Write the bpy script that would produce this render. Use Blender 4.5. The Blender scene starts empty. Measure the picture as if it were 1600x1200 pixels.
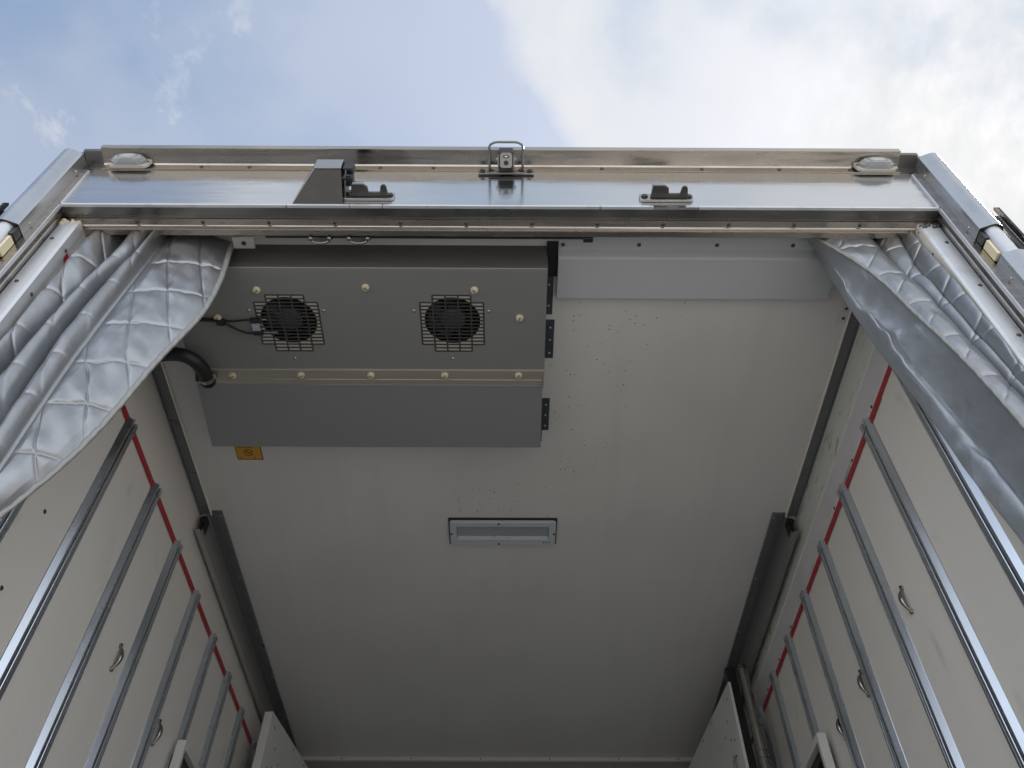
import bpy, bmesh, math, random
import numpy as np
from mathutils import Vector, Matrix
R = math.radians
scene = bpy.context.scene
random.seed(4)

# ------------------------------------------------------------------ camera
cd = bpy.data.cameras.new('camera'); cam = bpy.data.objects.new('camera', cd)
scene.collection.objects.link(cam); scene.camera = cam
cam.location = (.037, -1.06, 1.5)
cam.rotation_euler = (R(90 + 50.4), 0, R(-.3))
cd.sensor_width = 36; cd.lens = 1322 / 1600 * 36
cd.clip_start = .02; cd.clip_end = 2000

# ------------------------------------------------------------------ sky
SUN_EL, SUN_AZ = 50, 60          # azimuth clockwise from +Y (ahead of the truck), so the rear is in shade
world = bpy.data.worlds.new('World'); scene.world = world; world.use_nodes = True
nt = world.node_tree; nt.nodes.clear()
def wn(t, **k):
    n = nt.nodes.new(t)
    for a, b in k.items(): setattr(n, a, b)
    return n
def wmath(op, a, b=None, c=None, clamp=False):
    n = wn('ShaderNodeMath', operation=op, use_clamp=clamp)
    for i, v in enumerate((a, b, c)):
        if v is None: continue
        if isinstance(v, (int, float)): n.inputs[i].default_value = v
        else: nt.links.new(v, n.inputs[i])
    return n.outputs[0]
def wdot(vec, d):
    n = wn('ShaderNodeVectorMath', operation='DOT_PRODUCT'); nt.links.new(vec, n.inputs[0]); n.inputs[1].default_value = d
    return n.outputs['Value']
def wnoise(vec, scale, detail=6, rough=.55, off=(0, 0, 0), stretch=(1, 1, 1)):
    m = wn('ShaderNodeMapping'); nt.links.new(vec, m.inputs[0]); m.inputs['Location'].default_value = off; m.inputs['Scale'].default_value = stretch
    n = wn('ShaderNodeTexNoise'); nt.links.new(m.outputs[0], n.inputs['Vector'])
    n.inputs['Scale'].default_value = scale; n.inputs['Detail'].default_value = detail; n.inputs['Roughness'].default_value = rough
    return n.outputs['Fac']
def wramp(v, a, b):
    n = wn('ShaderNodeMapRange', interpolation_type='SMOOTHSTEP'); nt.links.new(v, n.inputs[0])
    n.inputs[1].default_value = a; n.inputs[2].default_value = b
    return n.outputs[0]
sky = wn('ShaderNodeTexSky', sky_type='NISHITA'); sky.sun_disc = False
sky.sun_elevation = R(SUN_EL); sky.sun_rotation = R(SUN_AZ); sky.altitude = 50; sky.air_density = 1.0; sky.dust_density = 1.2; sky.ozone_density = 1.2
gen = wn('ShaderNodeTexCoord').outputs['Generated']
n1 = wnoise(gen, 5, 7, .6); n2 = wnoise(gen, 2.2, 5, .55, off=(3, 1, 2)); n3 = wnoise(gen, 14, 6, .62, stretch=(1, .6, .6))
edge = wdot(gen, (.897, -.416, .147))
m = wmath('ADD', edge, wmath('MULTIPLY', wmath('SUBTRACT', n1, .5), .13))
bank = wramp(m, -.02, .05)
dens = wramp(wmath('ADD', wmath('MULTIPLY', n2, .75), wmath('MULTIPLY', n3, .25)), .34, .58)
bank = wmath('MULTIPLY', bank, wmath('ADD', wmath('MULTIPLY', dens, .30), .70))
# a small patch of thin wisps low on the left
wisp = wramp(wdot(gen, (-.375, .31, .874)), .982, .997)
wisp = wmath('MULTIPLY', wmath('MULTIPLY', wisp, wramp(wnoise(gen, 13, 8, .68, off=(5.6, 4, 0), stretch=(1, .7, 1)), .36, .72)), .70)
haze_v = wmath('MULTIPLY', wmath('ADD', wramp(wnoise(gen, 1.6, 3, .5, off=(7, 3, 0)), .2, .9), .45), .38)
fac = wmath('MAXIMUM', wmath('MAXIMUM', bank, wisp), haze_v, clamp=True)
shade = wnoise(gen, 2.6, 4, .5, off=(5.2, 2, 8))
cl = wn('ShaderNodeMix', data_type='RGBA'); nt.links.new(wramp(wmath('ADD', wmath('MULTIPLY', shade, .7), wmath('MULTIPLY', n1, .3)), .40, .58), cl.inputs[0])
cl.inputs[6].default_value = (2.75, 3.3, 4.05, 1); cl.inputs[7].default_value = (4.75, 4.8, 4.85, 1)
mix = wn('ShaderNodeMix', data_type='RGBA'); nt.links.new(fac, mix.inputs[0])
sg = wn('ShaderNodeVectorMath', operation='MULTIPLY'); nt.links.new(sky.outputs[0], sg.inputs[0]); sg.inputs[1].default_value = (1.28, 1.26, 1.18)
nt.links.new(sg.outputs[0], mix.inputs[6]); nt.links.new(cl.outputs[2], mix.inputs[7])
bg = wn('ShaderNodeBackground'); bg.inputs['Strength'].default_value = .05
# unseen bright cloud band, added low behind the camera to light the side walls
sp = wn('ShaderNodeSeparateXYZ'); nt.links.new(gen, sp.inputs[0])
low = wmath('MULTIPLY', wramp(wmath('MULTIPLY', sp.outputs[1], -1.0), .15, .55), wmath('SUBTRACT', 1.0, wramp(wmath('ADD', sp.outputs[2], wmath('MULTIPLY', wmath('SUBTRACT', n2, .5), .5)), .45, .75)))
lm = wn('ShaderNodeMix', data_type='RGBA'); nt.links.new(wmath('MULTIPLY', low, .9), lm.inputs[0]); nt.links.new(mix.outputs[2], lm.inputs[6]); lm.inputs[7].default_value = (9.0, 9.6, 10.5, 1)
nt.links.new(lm.outputs[2], bg.inputs[0])
nt.links.new(bg.outputs[0], wn('ShaderNodeOutputWorld').inputs[0])

# ------------------------------------------------------------------ sun
sl = bpy.data.lights.new('sun', 'SUN'); sun = bpy.data.objects.new('sun', sl); scene.collection.objects.link(sun)
sl.energy = 3.8; sl.angle = R(10); sl.color = (1, .95, .87)
az, el = R(SUN_AZ), R(SUN_EL)
sd = Vector((math.sin(az) * math.cos(el), math.cos(az) * math.cos(el), math.sin(el)))
sun.rotation_euler = sd.to_track_quat('Z', 'Y').to_euler()

scene.view_settings.view_transform = 'Standard'; scene.view_settings.look = 'None'
scene.view_settings.exposure = 1.85; scene.view_settings.gamma = 1
scene.cycles.max_bounces = 10; scene.cycles.diffuse_bounces = 6

# ------------------------------------------------------------------ materials
def mat(name, col, rough=.5, metal=0, spec=.5, bump=None, var=None, streak=None, rvar=None, trans=0, coat=0):
    """bump=(scale, strength, dist[, stretch]); var=(scale, amount, tint[, stretch]) real dirt/tone variation; rvar=(scale, amount[, stretch])"""
    mt = bpy.data.materials.new(name); mt.use_nodes = True
    t = mt.node_tree; b = t.nodes['Principled BSDF']; L = t.links.new
    b.inputs['Base Color'].default_value = (*col, 1); b.inputs['Roughness'].default_value = rough
    b.inputs['Metallic'].default_value = metal; b.inputs['Specular IOR Level'].default_value = spec
    b.inputs['Transmission Weight'].default_value = trans
    b.inputs['Coat Weight'].default_value = coat
    tc = t.nodes.new('ShaderNodeTexCoord').outputs['Object']
    def noise(sc, st=(1, 1, 1), det=5, off=(0, 0, 0)):
        mp = t.nodes.new('ShaderNodeMapping'); L(tc, mp.inputs[0]); mp.inputs['Scale'].default_value = st; mp.inputs['Location'].default_value = off
        n = t.nodes.new('ShaderNodeTexNoise'); L(mp.outputs[0], n.inputs['Vector']); n.inputs['Scale'].default_value = sc; n.inputs['Detail'].default_value = det
        return n.outputs['Fac']
    def rng(v, a, b_, c, d):
        n = t.nodes.new('ShaderNodeMapRange'); L(v, n.inputs[0])
        for i, x in enumerate((a, b_, c, d)): n.inputs[i + 1].default_value = x
        return n.outputs[0]
    color = None
    for vv in (var or []):
        sc, lo, hi, amt, tint = vv[:5]; st = vv[5] if len(vv) > 5 else (1, 1, 1)
        mx = t.nodes.new('ShaderNodeMix'); mx.data_type = 'RGBA'
        L(rng(noise(sc, st, 6, (sc, 3, 1)), lo, hi, 0, amt), mx.inputs[0])
        if color is None: mx.inputs[6].default_value = (*col, 1)
        else: L(color, mx.inputs[6])
        mx.inputs[7].default_value = (*tint, 1); color = mx.outputs[2]
    if color is not None: L(color, b.inputs['Base Color'])
    if rvar:
        st = rvar[2] if len(rvar) > 2 else (1, 1, 1)
        L(rng(noise(rvar[0], st, 5, (1, 7, 2)), .3, .7, max(.02, rough - rvar[1]), rough + rvar[1]), b.inputs['Roughness'])
    if bump:
        st = bump[3] if len(bump) > 3 else (1, 1, 1)
        bp = t.nodes.new('ShaderNodeBump'); bp.inputs['Strength'].default_value = bump[1]; bp.inputs['Distance'].default_value = bump[2]
        L(noise(bump[0], st), bp.inputs['Height']); L(bp.outputs[0], b.inputs['Normal'])
    return mt
M = {}
M['steel'] = mat('brushed_steel', (.66, .675, .695), .17, 1, bump=(4, .25, .004, (1, 1, 6)), rvar=(7, .05, (1, 1, 8)),
                 var=[(14, .5, .8, .35, (.54, .54, .535), (.25, 1, 1))])
M['steel_trim'] = mat('steel_trim', (.50, .455, .405), .24, 1, bump=(60, .12, .002, (.05, 1, 1)), rvar=(6, .1, (1, 8, 8)),
                      var=[(4, .45, .8, .4, (.34, .31, .275), (1, 2, 2)), (40, .66, .82, .5, (.14, .12, .10), (.6, 2, 2))])
M['steel_dark'] = mat('steel_dull', (.27, .265, .26), .3, 1, bump=(30, .2, .003), rvar=(8, .12), var=[(8, .45, .75, .7, (.12, .11, .10), (.4, 2, 2)), (5, .55, .7, .6, (.42, .40, .36), (1.2, 3, 3))])
M['alu'] = mat('aluminium_trim', (.70, .71, .73), .42, .6, bump=(120, .08, .001), var=[(18, .55, .78, .5, (.42, .42, .41)), (70, .66, .8, .5, (.2, .2, .2))])
M['cover_metal'] = mat('hinge_cover_metal', (.52, .53, .55), .30, .9, rvar=(9, .06), var=[(25, .6, .8, .35, (.36, .36, .35))])
M['rail_metal'] = mat('rail_zinc', (.58, .625, .69), .27, .97, rvar=(12, .05, (1, 1, .3)), var=[(10, .5, .8, .35, (.56, .555, .54))])
M['track'] = mat('track_metal', (.17, .178, .187), .36, .35, rvar=(10, .1), var=[(12, .5, .75, .5, (.13, .135, .14), (1, .3, 1))])
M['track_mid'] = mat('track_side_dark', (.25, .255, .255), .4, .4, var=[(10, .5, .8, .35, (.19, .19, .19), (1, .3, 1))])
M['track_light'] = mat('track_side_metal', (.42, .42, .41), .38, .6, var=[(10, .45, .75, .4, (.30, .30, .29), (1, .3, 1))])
M['wall'] = mat('white_wall_panel', (.74, .71, .665), .42, spec=.35, bump=(3.0, .12, .01), rvar=(4, .08),
                var=[(1.6, .4, .7, .35, (.66, .63, .585), (1, 1, .5)), (9, .64, .8, .3, (.48, .46, .42), (1, .6, .6)), (24, .66, .76, .4, (.34, .32, .29), (1, .45, .16))])
M['cover_white'] = mat('corner_cover_panel', (.64, .65, .62), .4, spec=.35, var=[(5, .45, .75, .4, (.42, .425, .40), (1, .6, 2)), (11, .58, .72, .7, (.22, .25, .24), (1, .35, 2.2)), (34, .60, .72, .7, (.14, .17, .16), (2, .35, 1.0))])
M['cover_grey'] = mat('corner_cover_shadow_face', (.56, .55, .57), .4, spec=.35, var=[(7, .5, .8, .35, (.36, .36, .37))])  # downward slope's shade put into the colour; plain grey on other trim
M['grille'] = mat('grille_paint', (.045, .045, .045), .45)
M['dark_metal'] = mat('dark_steel', (.10, .10, .10), .38, .8, var=[(30, .5, .7, .5, (.2, .18, .15))])
M['black_rubber'] = mat('black_rubber', (.012, .012, .013), .45)
M['black'] = mat('black_plastic', (.015, .015, .018), .35)
M['navy'] = mat('fan_hub_plastic', (.05, .056, .075), .4)
M['unit'] = mat('unit_casing_paint', (.205, .209, .207), .36, spec=.45, rvar=(5, .06), bump=(7, .1, .004), var=[(3, .4, .75, .35, (.175, .178, .176)), (60, .7, .8, .4, (.30, .29, .26))])
M['unit_low'] = mat('unit_drain_pan_paint', (.195, .204, .210), .32, spec=.5, var=[(2, .3, .8, .2, (.178, .187, .192))])
M['unit_strip'] = mat('unit_strip_metal', (.36, .34, .30), .38, .2, var=[(8, .4, .7, .4, (.27, .255, .225), (.4, 3, 3))])
M['cream'] = mat('cream_plastic', (.62, .56, .42), .4, var=[(40, .5, .7, .5, (.34, .29, .2))])
M['unit_front'] = mat('unit_front_plate', (.085, .083, .086), .5, var=[(5, .4, .8, .3, (.085, .082, .08))])
M['fan_plate'] = mat('fan_plate_metal', (.52, .50, .44), .4, .3, var=[(40, .5, .75, .5, (.42, .39, .33))])
M['deflector'] = mat('deflector_paint', (.465, .485, .505), .38, spec=.4, bump=(4, .1, .005), var=[(4, .45, .75, .25, (.41, .43, .45)), (90, .74, .8, .6, (.12, .12, .12))])
M['bolt'] = mat('zinc_bolt', (.45, .44, .41), .35, 1)
M['screw_dark'] = mat('dark_screw', (.09, .085, .08), .4, .8)
M['red'] = mat('red_tape', (.38, .012, .025), .4, var=[(30, .5, .8, .3, (.26, .01, .02))])
M['foam'] = mat('cream_foam', (.62, .56, .40), .85, bump=(160, .6, .004))
M['yellow'] = mat('yellow_sticker', (.56, .30, .035), .35)
M['ink'] = mat('black_ink', (.03, .02, .012), .5)
M['cream_bright'] = mat('cream_hinge_plate', (.78, .70, .48), .35)
M['lamp_white'] = mat('lamp_frame_plastic', (.46, .49, .53), .32, var=[(60, .68, .8, .4, (.2, .2, .2))])
M['lamp_lens'] = mat('lamp_lens_plastic', (.30, .335, .38), .14, spec=.6, var=[(45, .62, .75, .5, (.16, .18, .2))])
M['glass'] = mat('clear_ribbed_lens', (.90, .92, .92), .12, spec=.6, trans=.55, bump=(1, .0, .001))
t_ = M['glass'].node_tree; wv = t_.nodes.new('ShaderNodeTexWave'); wv.wave_type = 'BANDS'; wv.bands_direction = 'Y'; wv.inputs['Scale'].default_value = 75
t_.links.new(t_.nodes.new('ShaderNodeTexCoord').outputs['Object'], wv.inputs['Vector'])
wx = t_.nodes.new('ShaderNodeMix'); wx.data_type = 'RGBA'; t_.links.new(wv.outputs['Fac'], wx.inputs[0]); wx.inputs[6].default_value = (.42, .43, .42, 1); wx.inputs[7].default_value = (.92, .93, .92, 1)
t_.links.new(wx.outputs[2], t_.nodes['Principled BSDF'].inputs['Base Color'])
M['lens_base'] = mat('marker_lamp_base', (.50, .49, .45), .35, .3)
M['pole'] = mat('polished_pole', (.34, .33, .31), .22, 1, rvar=(6, .06, (1, 1, .3)))
M['grey_face'] = mat('camera_face_metal', (.30, .30, .30), .35, .5)
M['handle'] = mat('handle_steel', (.30, .29, .27), .28, 1, rvar=(30, .1))
M['front'] = mat('front_wall_panel', (.20, .20, .195), .45, var=[(4, .4, .8, .3, (.16, .16, .155))])
M['hood_shade'] = mat('hood_underside_shade', (.075, .073, .07), .42, .7, var=[(20, .5, .8, .4, (.11, .105, .1))])  # hood steel again, with the underside's dark reflection put into its colour
M['hood'] = mat('hood_steel', (.42, .41, .41), .33, 1, rvar=(10, .08), bump=(40, .1, .001))
M['hoop'] = mat('guard_rod', (.22, .25, .25), .3, .8)
M['board'] = mat('partition_board_paint', (.62, .62, .60), .4, var=[(5, .5, .8, .3, (.38, .38, .36)), (50, .72, .8, .5, (.15, .15, .15))])
M['door'] = mat('door_edge_rubber', (.035, .035, .04), .5, var=[(8, .5, .8, .5, (.07, .06, .055))])
M['rust'] = mat('rusty_red_cap', (.20, .09, .07), .5)
M['chassis'] = mat('chassis_paint', (.02, .02, .022), .5)
M['floor'] = mat('truck_floor', (.36, .36, .355), .5, 0, bump=(60, .4, .003))
M['ground'] = mat('asphalt_ground', (.212, .206, .197), .85, bump=(40, .6, .02), var=[(.6, .4, .7, .5, (.17, .163, .155)), (12, .5, .8, .4, (.25, .24, .226))])

# the silver quilt: shiny aluminised cloth
def fabric(name, c, rough, metal, crumple=.2):
    mt = mat(name, c, rough, metal, rvar=(14, .08), var=[(5, .45, .75, .3, (c[0] * .8, c[1] * .79, c[2] * .77))])
    t = mt.node_tree; b = t.nodes['Principled BSDF']; L = t.links.new
    tc = t.nodes.new('ShaderNodeTexCoord').outputs['Object']
    w = t.nodes.new('ShaderNodeTexNoise'); L(tc, w.inputs['Vector']); w.inputs['Scale'].default_value = 22; w.inputs['Detail'].default_value = 3; w.inputs['Distortion'].default_value = .6
    v = t.nodes.new('ShaderNodeTexNoise'); L(tc, v.inputs['Vector']); v.inputs['Scale'].default_value = 700
    b1 = t.nodes.new('ShaderNodeBump'); b1.inputs['Strength'].default_value = crumple; b1.inputs['Distance'].default_value = .006; L(w.outputs[0], b1.inputs['Height'])
    b2 = t.nodes.new('ShaderNodeBump'); b2.inputs['Strength'].default_value = .12; b2.inputs['Distance'].default_value = .0006; L(v.outputs[0], b2.inputs['Height']); L(b1.outputs[0], b2.inputs['Normal'])
    L(b2.outputs[0], b.inputs['Normal'])
    return mt
M['quilt'] = fabric('silver_quilt', (.315, .322, .336), .36, .82)
M['lining'] = fabric('grey_lining', (.32, .343, .375), .46, .6, .38)
M['stitch'] = fabric('hem_binding', (.30, .30, .295), .5, .3)
M['thread'] = mat('stitch_thread', (.30, .30, .31), .6)

# ceiling panel: warm white with grease specks in the swirl the fans leave round the lamp
def ceiling_mat():
    mt = mat('ceiling_panel', (.615, .615, .605), .30, spec=.5, bump=(2.5, .1, .01), var=[(1.4, .42, .7, .3, (.43, .42, .40)), (6, .55, .8, .24, (.46, .458, .445), (1.4, .12, 1)), (9, .52, .8, .13, (.45, .45, .44), (1.5, .1, 1))])
    t = mt.node_tree; b = t.nodes['Principled BSDF']; L = t.links.new
    tc = t.nodes.new('ShaderNodeTexCoord').outputs['Object']
    vo = t.nodes.new('ShaderNodeTexVoronoi'); L(tc, vo.inputs['Vector']); vo.inputs['Scale'].default_value = 64; vo.inputs['Randomness'].default_value = 1
    sz = t.nodes.new('ShaderNodeSeparateColor'); L(vo.outputs['Color'], sz.inputs[0])
    th = t.nodes.new('ShaderNodeMath'); th.operation = 'MULTIPLY'; L(sz.outputs[0], th.inputs[0]); th.inputs[1].default_value = .17
    lt = t.nodes.new('ShaderNodeMath'); lt.operation = 'LESS_THAN'; L(vo.outputs['Distance'], lt.inputs[0]); L(th.outputs[0], lt.inputs[1])
    def blob(c, s):
        mp = t.nodes.new('ShaderNodeMapping'); L(tc, mp.inputs[0]); mp.inputs['Location'].default_value = (-c[0] / s[0], -c[1] / s[1], 0); mp.inputs['Scale'].default_value = (1 / s[0], 1 / s[1], 0)
        ln = t.nodes.new('ShaderNodeVectorMath'); ln.operation = 'LENGTH'; L(mp.outputs[0], ln.inputs[0])
        mr = t.nodes.new('ShaderNodeMapRange'); L(ln.outputs['Value'], mr.inputs[0]); mr.inputs[1].default_value = 1; mr.inputs[2].default_value = .3; return mr.outputs[0]
    acc = None
    for c, s in (((.02, 1.23), (.30, .14)), ((.26, .98), (.13, .30)), ((.30, .62), (.20, .34)), ((.40, .40), (.22, .12))):
        o = blob(c, s)
        if acc is None: acc = o
        else:
            mm = t.nodes.new('ShaderNodeMath'); mm.operation = 'MAXIMUM'; L(acc, mm.inputs[0]); L(o, mm.inputs[1]); acc = mm.outputs[0]
    gt = t.nodes.new('ShaderNodeMath'); gt.operation = 'LESS_THAN'; L(sz.outputs[1], gt.inputs[0])
    k = t.nodes.new('ShaderNodeMath'); k.operation = 'MULTIPLY'; L(acc, k.inputs[0]); k.inputs[1].default_value = 1.0; L(k.outputs[0], gt.inputs[1])
    f = t.nodes.new('ShaderNodeMath'); f.operation = 'MULTIPLY'; L(lt.outputs[0], f.inputs[0]); L(gt.outputs[0], f.inputs[1])
    mx = t.nodes.new('ShaderNodeMix'); mx.data_type = 'RGBA'; L(f.outputs[0], mx.inputs[0])
    old = b.inputs['Base Color'].links[0].from_socket; L(old, mx.inputs[6]); mx.inputs[7].default_value = (.06, .055, .05, 1)
    L(mx.outputs[2], b.inputs['Base Color'])
    return mt
M['ceiling'] = ceiling_mat()

# ------------------------------------------------------------------ helpers
col = scene.collection
def tag(o, label=None, cat=None, group=None, kind=None):
    if label: o['label'] = label
    if cat: o['category'] = cat
    if group: o['group'] = group
    if kind: o['kind'] = kind
    return o
def empty(name, loc, label, cat, group=None):
    o = bpy.data.objects.new(name, None); col.objects.link(o); o.location = loc; o.empty_display_size = .1
    return tag(o, label, cat, group)
class MB:
    def __init__(s): s.bm = bmesh.new()
    def box(s, x0, x1, y0, y1, z0, z1, bev=0):
        vs = [s.bm.verts.new((x, y, z)) for x in (x0, x1) for y in (y0, y1) for z in (z0, z1)]
        fs = [s.bm.faces.new([vs[i] for i in f]) for f in ((0, 1, 3, 2), (4, 6, 7, 5), (0, 4, 5, 1), (2, 3, 7, 6), (0, 2, 6, 4), (1, 5, 7, 3))]
        if bev:
            es = list({e for f in fs for e in f.edges})
            bmesh.ops.bevel(s.bm, geom=es, offset=bev, segments=2, affect='EDGES', profile=.5)
        return s
    def prism(s, prof, axis, a, b, closed=True):
        """profile of 2-D points swept along axis: 'x' -> (y,z), 'y' -> (x,z), 'z' -> (x,y)"""
        def P(p, v): return {'x': (v, p[0], p[1]), 'y': (p[0], v, p[1]), 'z': (p[0], p[1], v)}[axis]
        A = [s.bm.verts.new(P(p, a)) for p in prof]; B = [s.bm.verts.new(P(p, b)) for p in prof]
        n = len(prof)
        for i in range(n if closed else n - 1):
            j = (i + 1) % n; s.bm.faces.new((A[i], A[j], B[j], B[i]))
        if closed: s.bm.faces.new(A[::-1]); s.bm.faces.new(B)
        return s
    def cyl(s, p0, p1, r0, r1=None, n=20, caps=True):
        r1 = r0 if r1 is None else r1
        p0, p1 = Vector(p0), Vector(p1); d = p1 - p0; q = d.to_track_quat('Z', 'Y')
        A = []; B = []
        for i in range(n):
            a = 2 * math.pi * i / n; c = Vector((math.cos(a), math.sin(a), 0))
            A.append(s.bm.verts.new(p0 + q @ (c * r0))); B.append(s.bm.verts.new(p1 + q @ (c * r1)))
        for i in range(n):
            j = (i + 1) % n; s.bm.faces.new((A[i], A[j], B[j], B[i]))
        if caps: s.bm.faces.new(A[::-1]); s.bm.faces.new(B)
        return s
    def dome(s, c, nrm, r, h, n=16, rings=4):
        c = Vector(c); q = Vector(nrm).to_track_quat('Z', 'Y'); prev = None
        for k in range(rings):
            t = math.pi / 2 * k / rings; rr = r * math.cos(t); hh = h * math.sin(t)
            ring = [s.bm.verts.new(c + q @ Vector((rr * math.cos(2 * math.pi * i / n), rr * math.sin(2 * math.pi * i / n), hh))) for i in range(n)]
            if prev:
                for i in range(n): j = (i + 1) % n; s.bm.faces.new((prev[i], prev[j], ring[j], ring[i]))
            prev = ring
        top = s.bm.verts.new(c + q @ Vector((0, 0, h)))
        for i in range(n): s.bm.faces.new((prev[i], prev[(i + 1) % n], top))
        return s
    def tube(s, pts, r, n=12, caps=True):
        pts = [Vector(p) for p in pts]; prev = None; rr = r if isinstance(r, (list, tuple)) else [r] * len(pts)
        up = Vector((0.13, .2, 1)).normalized()
        for k, p in enumerate(pts):
            d = (pts[min(k + 1, len(pts) - 1)] - pts[max(k - 1, 0)]).normalized()
            a = d.cross(up); a = a.normalized() if a.length > 1e-3 else Vector((1, 0, 0)); b = a.cross(d).normalized()
            ring = [s.bm.verts.new(p + (a * math.cos(2 * math.pi * i / n) + b * math.sin(2 * math.pi * i / n)) * rr[k]) for i in range(n)]
            if prev:
                for i in range(n): j = (i + 1) % n; s.bm.faces.new((prev[i], prev[j], ring[j], ring[i]))
            elif caps: s.bm.faces.new(ring[::-1])
            prev = ring
        if caps: s.bm.faces.new(prev)
        return s
    def build(s, name, m, parent=None, smooth=False, bevel=0, label=None):
        me = bpy.data.meshes.new(name); bmesh.ops.recalc_face_normals(s.bm, faces=s.bm.faces)
        if smooth == True:
            for f in s.bm.faces: f.smooth = True
        elif smooth:
            for f in s.bm.faces: f.smooth = True
            for e in s.bm.edges:
                if len(e.link_faces) == 2 and e.calc_face_angle(0) > smooth: e.smooth = False
        s.bm.to_mesh(me); s.bm.free()
        o = bpy.data.objects.new(name, me); col.objects.link(o)
        for mm in (m if isinstance(m, (list, tuple)) else [m]): me.materials.append(mm)
        if parent:
            o.parent = parent
            o.matrix_parent_inverse = Matrix.Translation(-parent.location)
        if bevel:
            b = o.modifiers.new('bevel', 'BEVEL'); b.width = bevel; b.segments = 2; b.limit_method = 'ANGLE'; b.angle_limit = R(35)
            if not smooth:
                for f in me.polygons: f.use_smooth = False
        if label: o['label'] = label
        return o
def catmull(pts, k=8):
    pts = [Vector(p) for p in pts]; P = [pts[0] * 2 - pts[1]] + pts + [pts[-1] * 2 - pts[-2]]; out = []
    for i in range(1, len(P) - 2):
        for j in range(k):
            t = j / k; a, b, c, d = P[i - 1], P[i], P[i + 1], P[i + 2]
            out.append(.5 * ((2 * b) + (c - a) * t + (2 * a - 5 * b + 4 * c - d) * t * t + (3 * b - 3 * c + d - a) * t ** 3))
    out.append(pts[-1]); return out
def copy_tree(o, delta, parent=None):
    c = o.copy(); col.objects.link(c)
    if parent is None: c.location = o.location + Vector(delta)
    else:
        c.parent = parent; c.matrix_parent_inverse = o.matrix_parent_inverse.copy()
    for ch in o.children: copy_tree(ch, delta, c)
    return c

XL, XR, ZC, ZF, YB = -1.10, 1.12, 3.60, 1.12, 3.15     # inner wall faces, ceiling, floor, front wall

def each(mb, name, m, parent):
    """every separate piece of mb becomes a mesh of its own"""
    bm = mb.bm; bm.verts.ensure_lookup_table(); seen = set(); groups = []
    for v in bm.verts:
        if v in seen: continue
        st_ = [v]; seen.add(v); g_ = []
        while st_:
            a = st_.pop(); g_.append(a)
            for e in a.link_edges:
                b = e.other_vert(a)
                if b not in seen: seen.add(b); st_.append(b)
        groups.append(g_)
    for g_ in groups:
        n = MB(); mp = {v: n.bm.verts.new(v.co) for v in g_}
        for f in {f for v in g_ for f in v.link_faces}: n.bm.faces.new([mp[v] for v in f.verts])
        n.build(name, m, parent, smooth=R(50))
    bm.free()
# ------------------------------------------------------------------ ground
g = MB(); g.box(-150, 150, -150, 150, -.3, 0)
tag(g.build('ground', M['ground']), kind='structure')

# ------------------------------------------------------------------ truck body
truck = empty('truck_body', (0, 0, ZF), 'white insulated truck cargo box seen from its open rear, steel lintel and ribbed side walls', 'truck')
MB().box(-1.23, 1.25, .0865, YB + .1, ZC, ZC + .12).build('ceiling', M['ceiling'], truck)
MB().box(-.99, .99, 1.682, 1.6845, ZC - .0007, ZC + .001).build('ceiling_seam', M['cover_grey'], truck)
MB().box(-1.23, 1.25, .04, YB + .1, ZF - .12, ZF).build('floor', M['floor'], truck)
MB().box(-1.23, 1.25, YB, YB + .1, ZF, ZC - .0005).build('front_wall', M['front'], truck)
c = MB()
for x in (-.5, .45): c.box(x - .05, x + .05, .05, 7.5, ZF - .42, ZF - .1205)
c.box(-1.1, 1.1, .02, .12, ZF - .4, ZF - .1205)
c.build('chassis', M['chassis'], truck)

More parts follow.
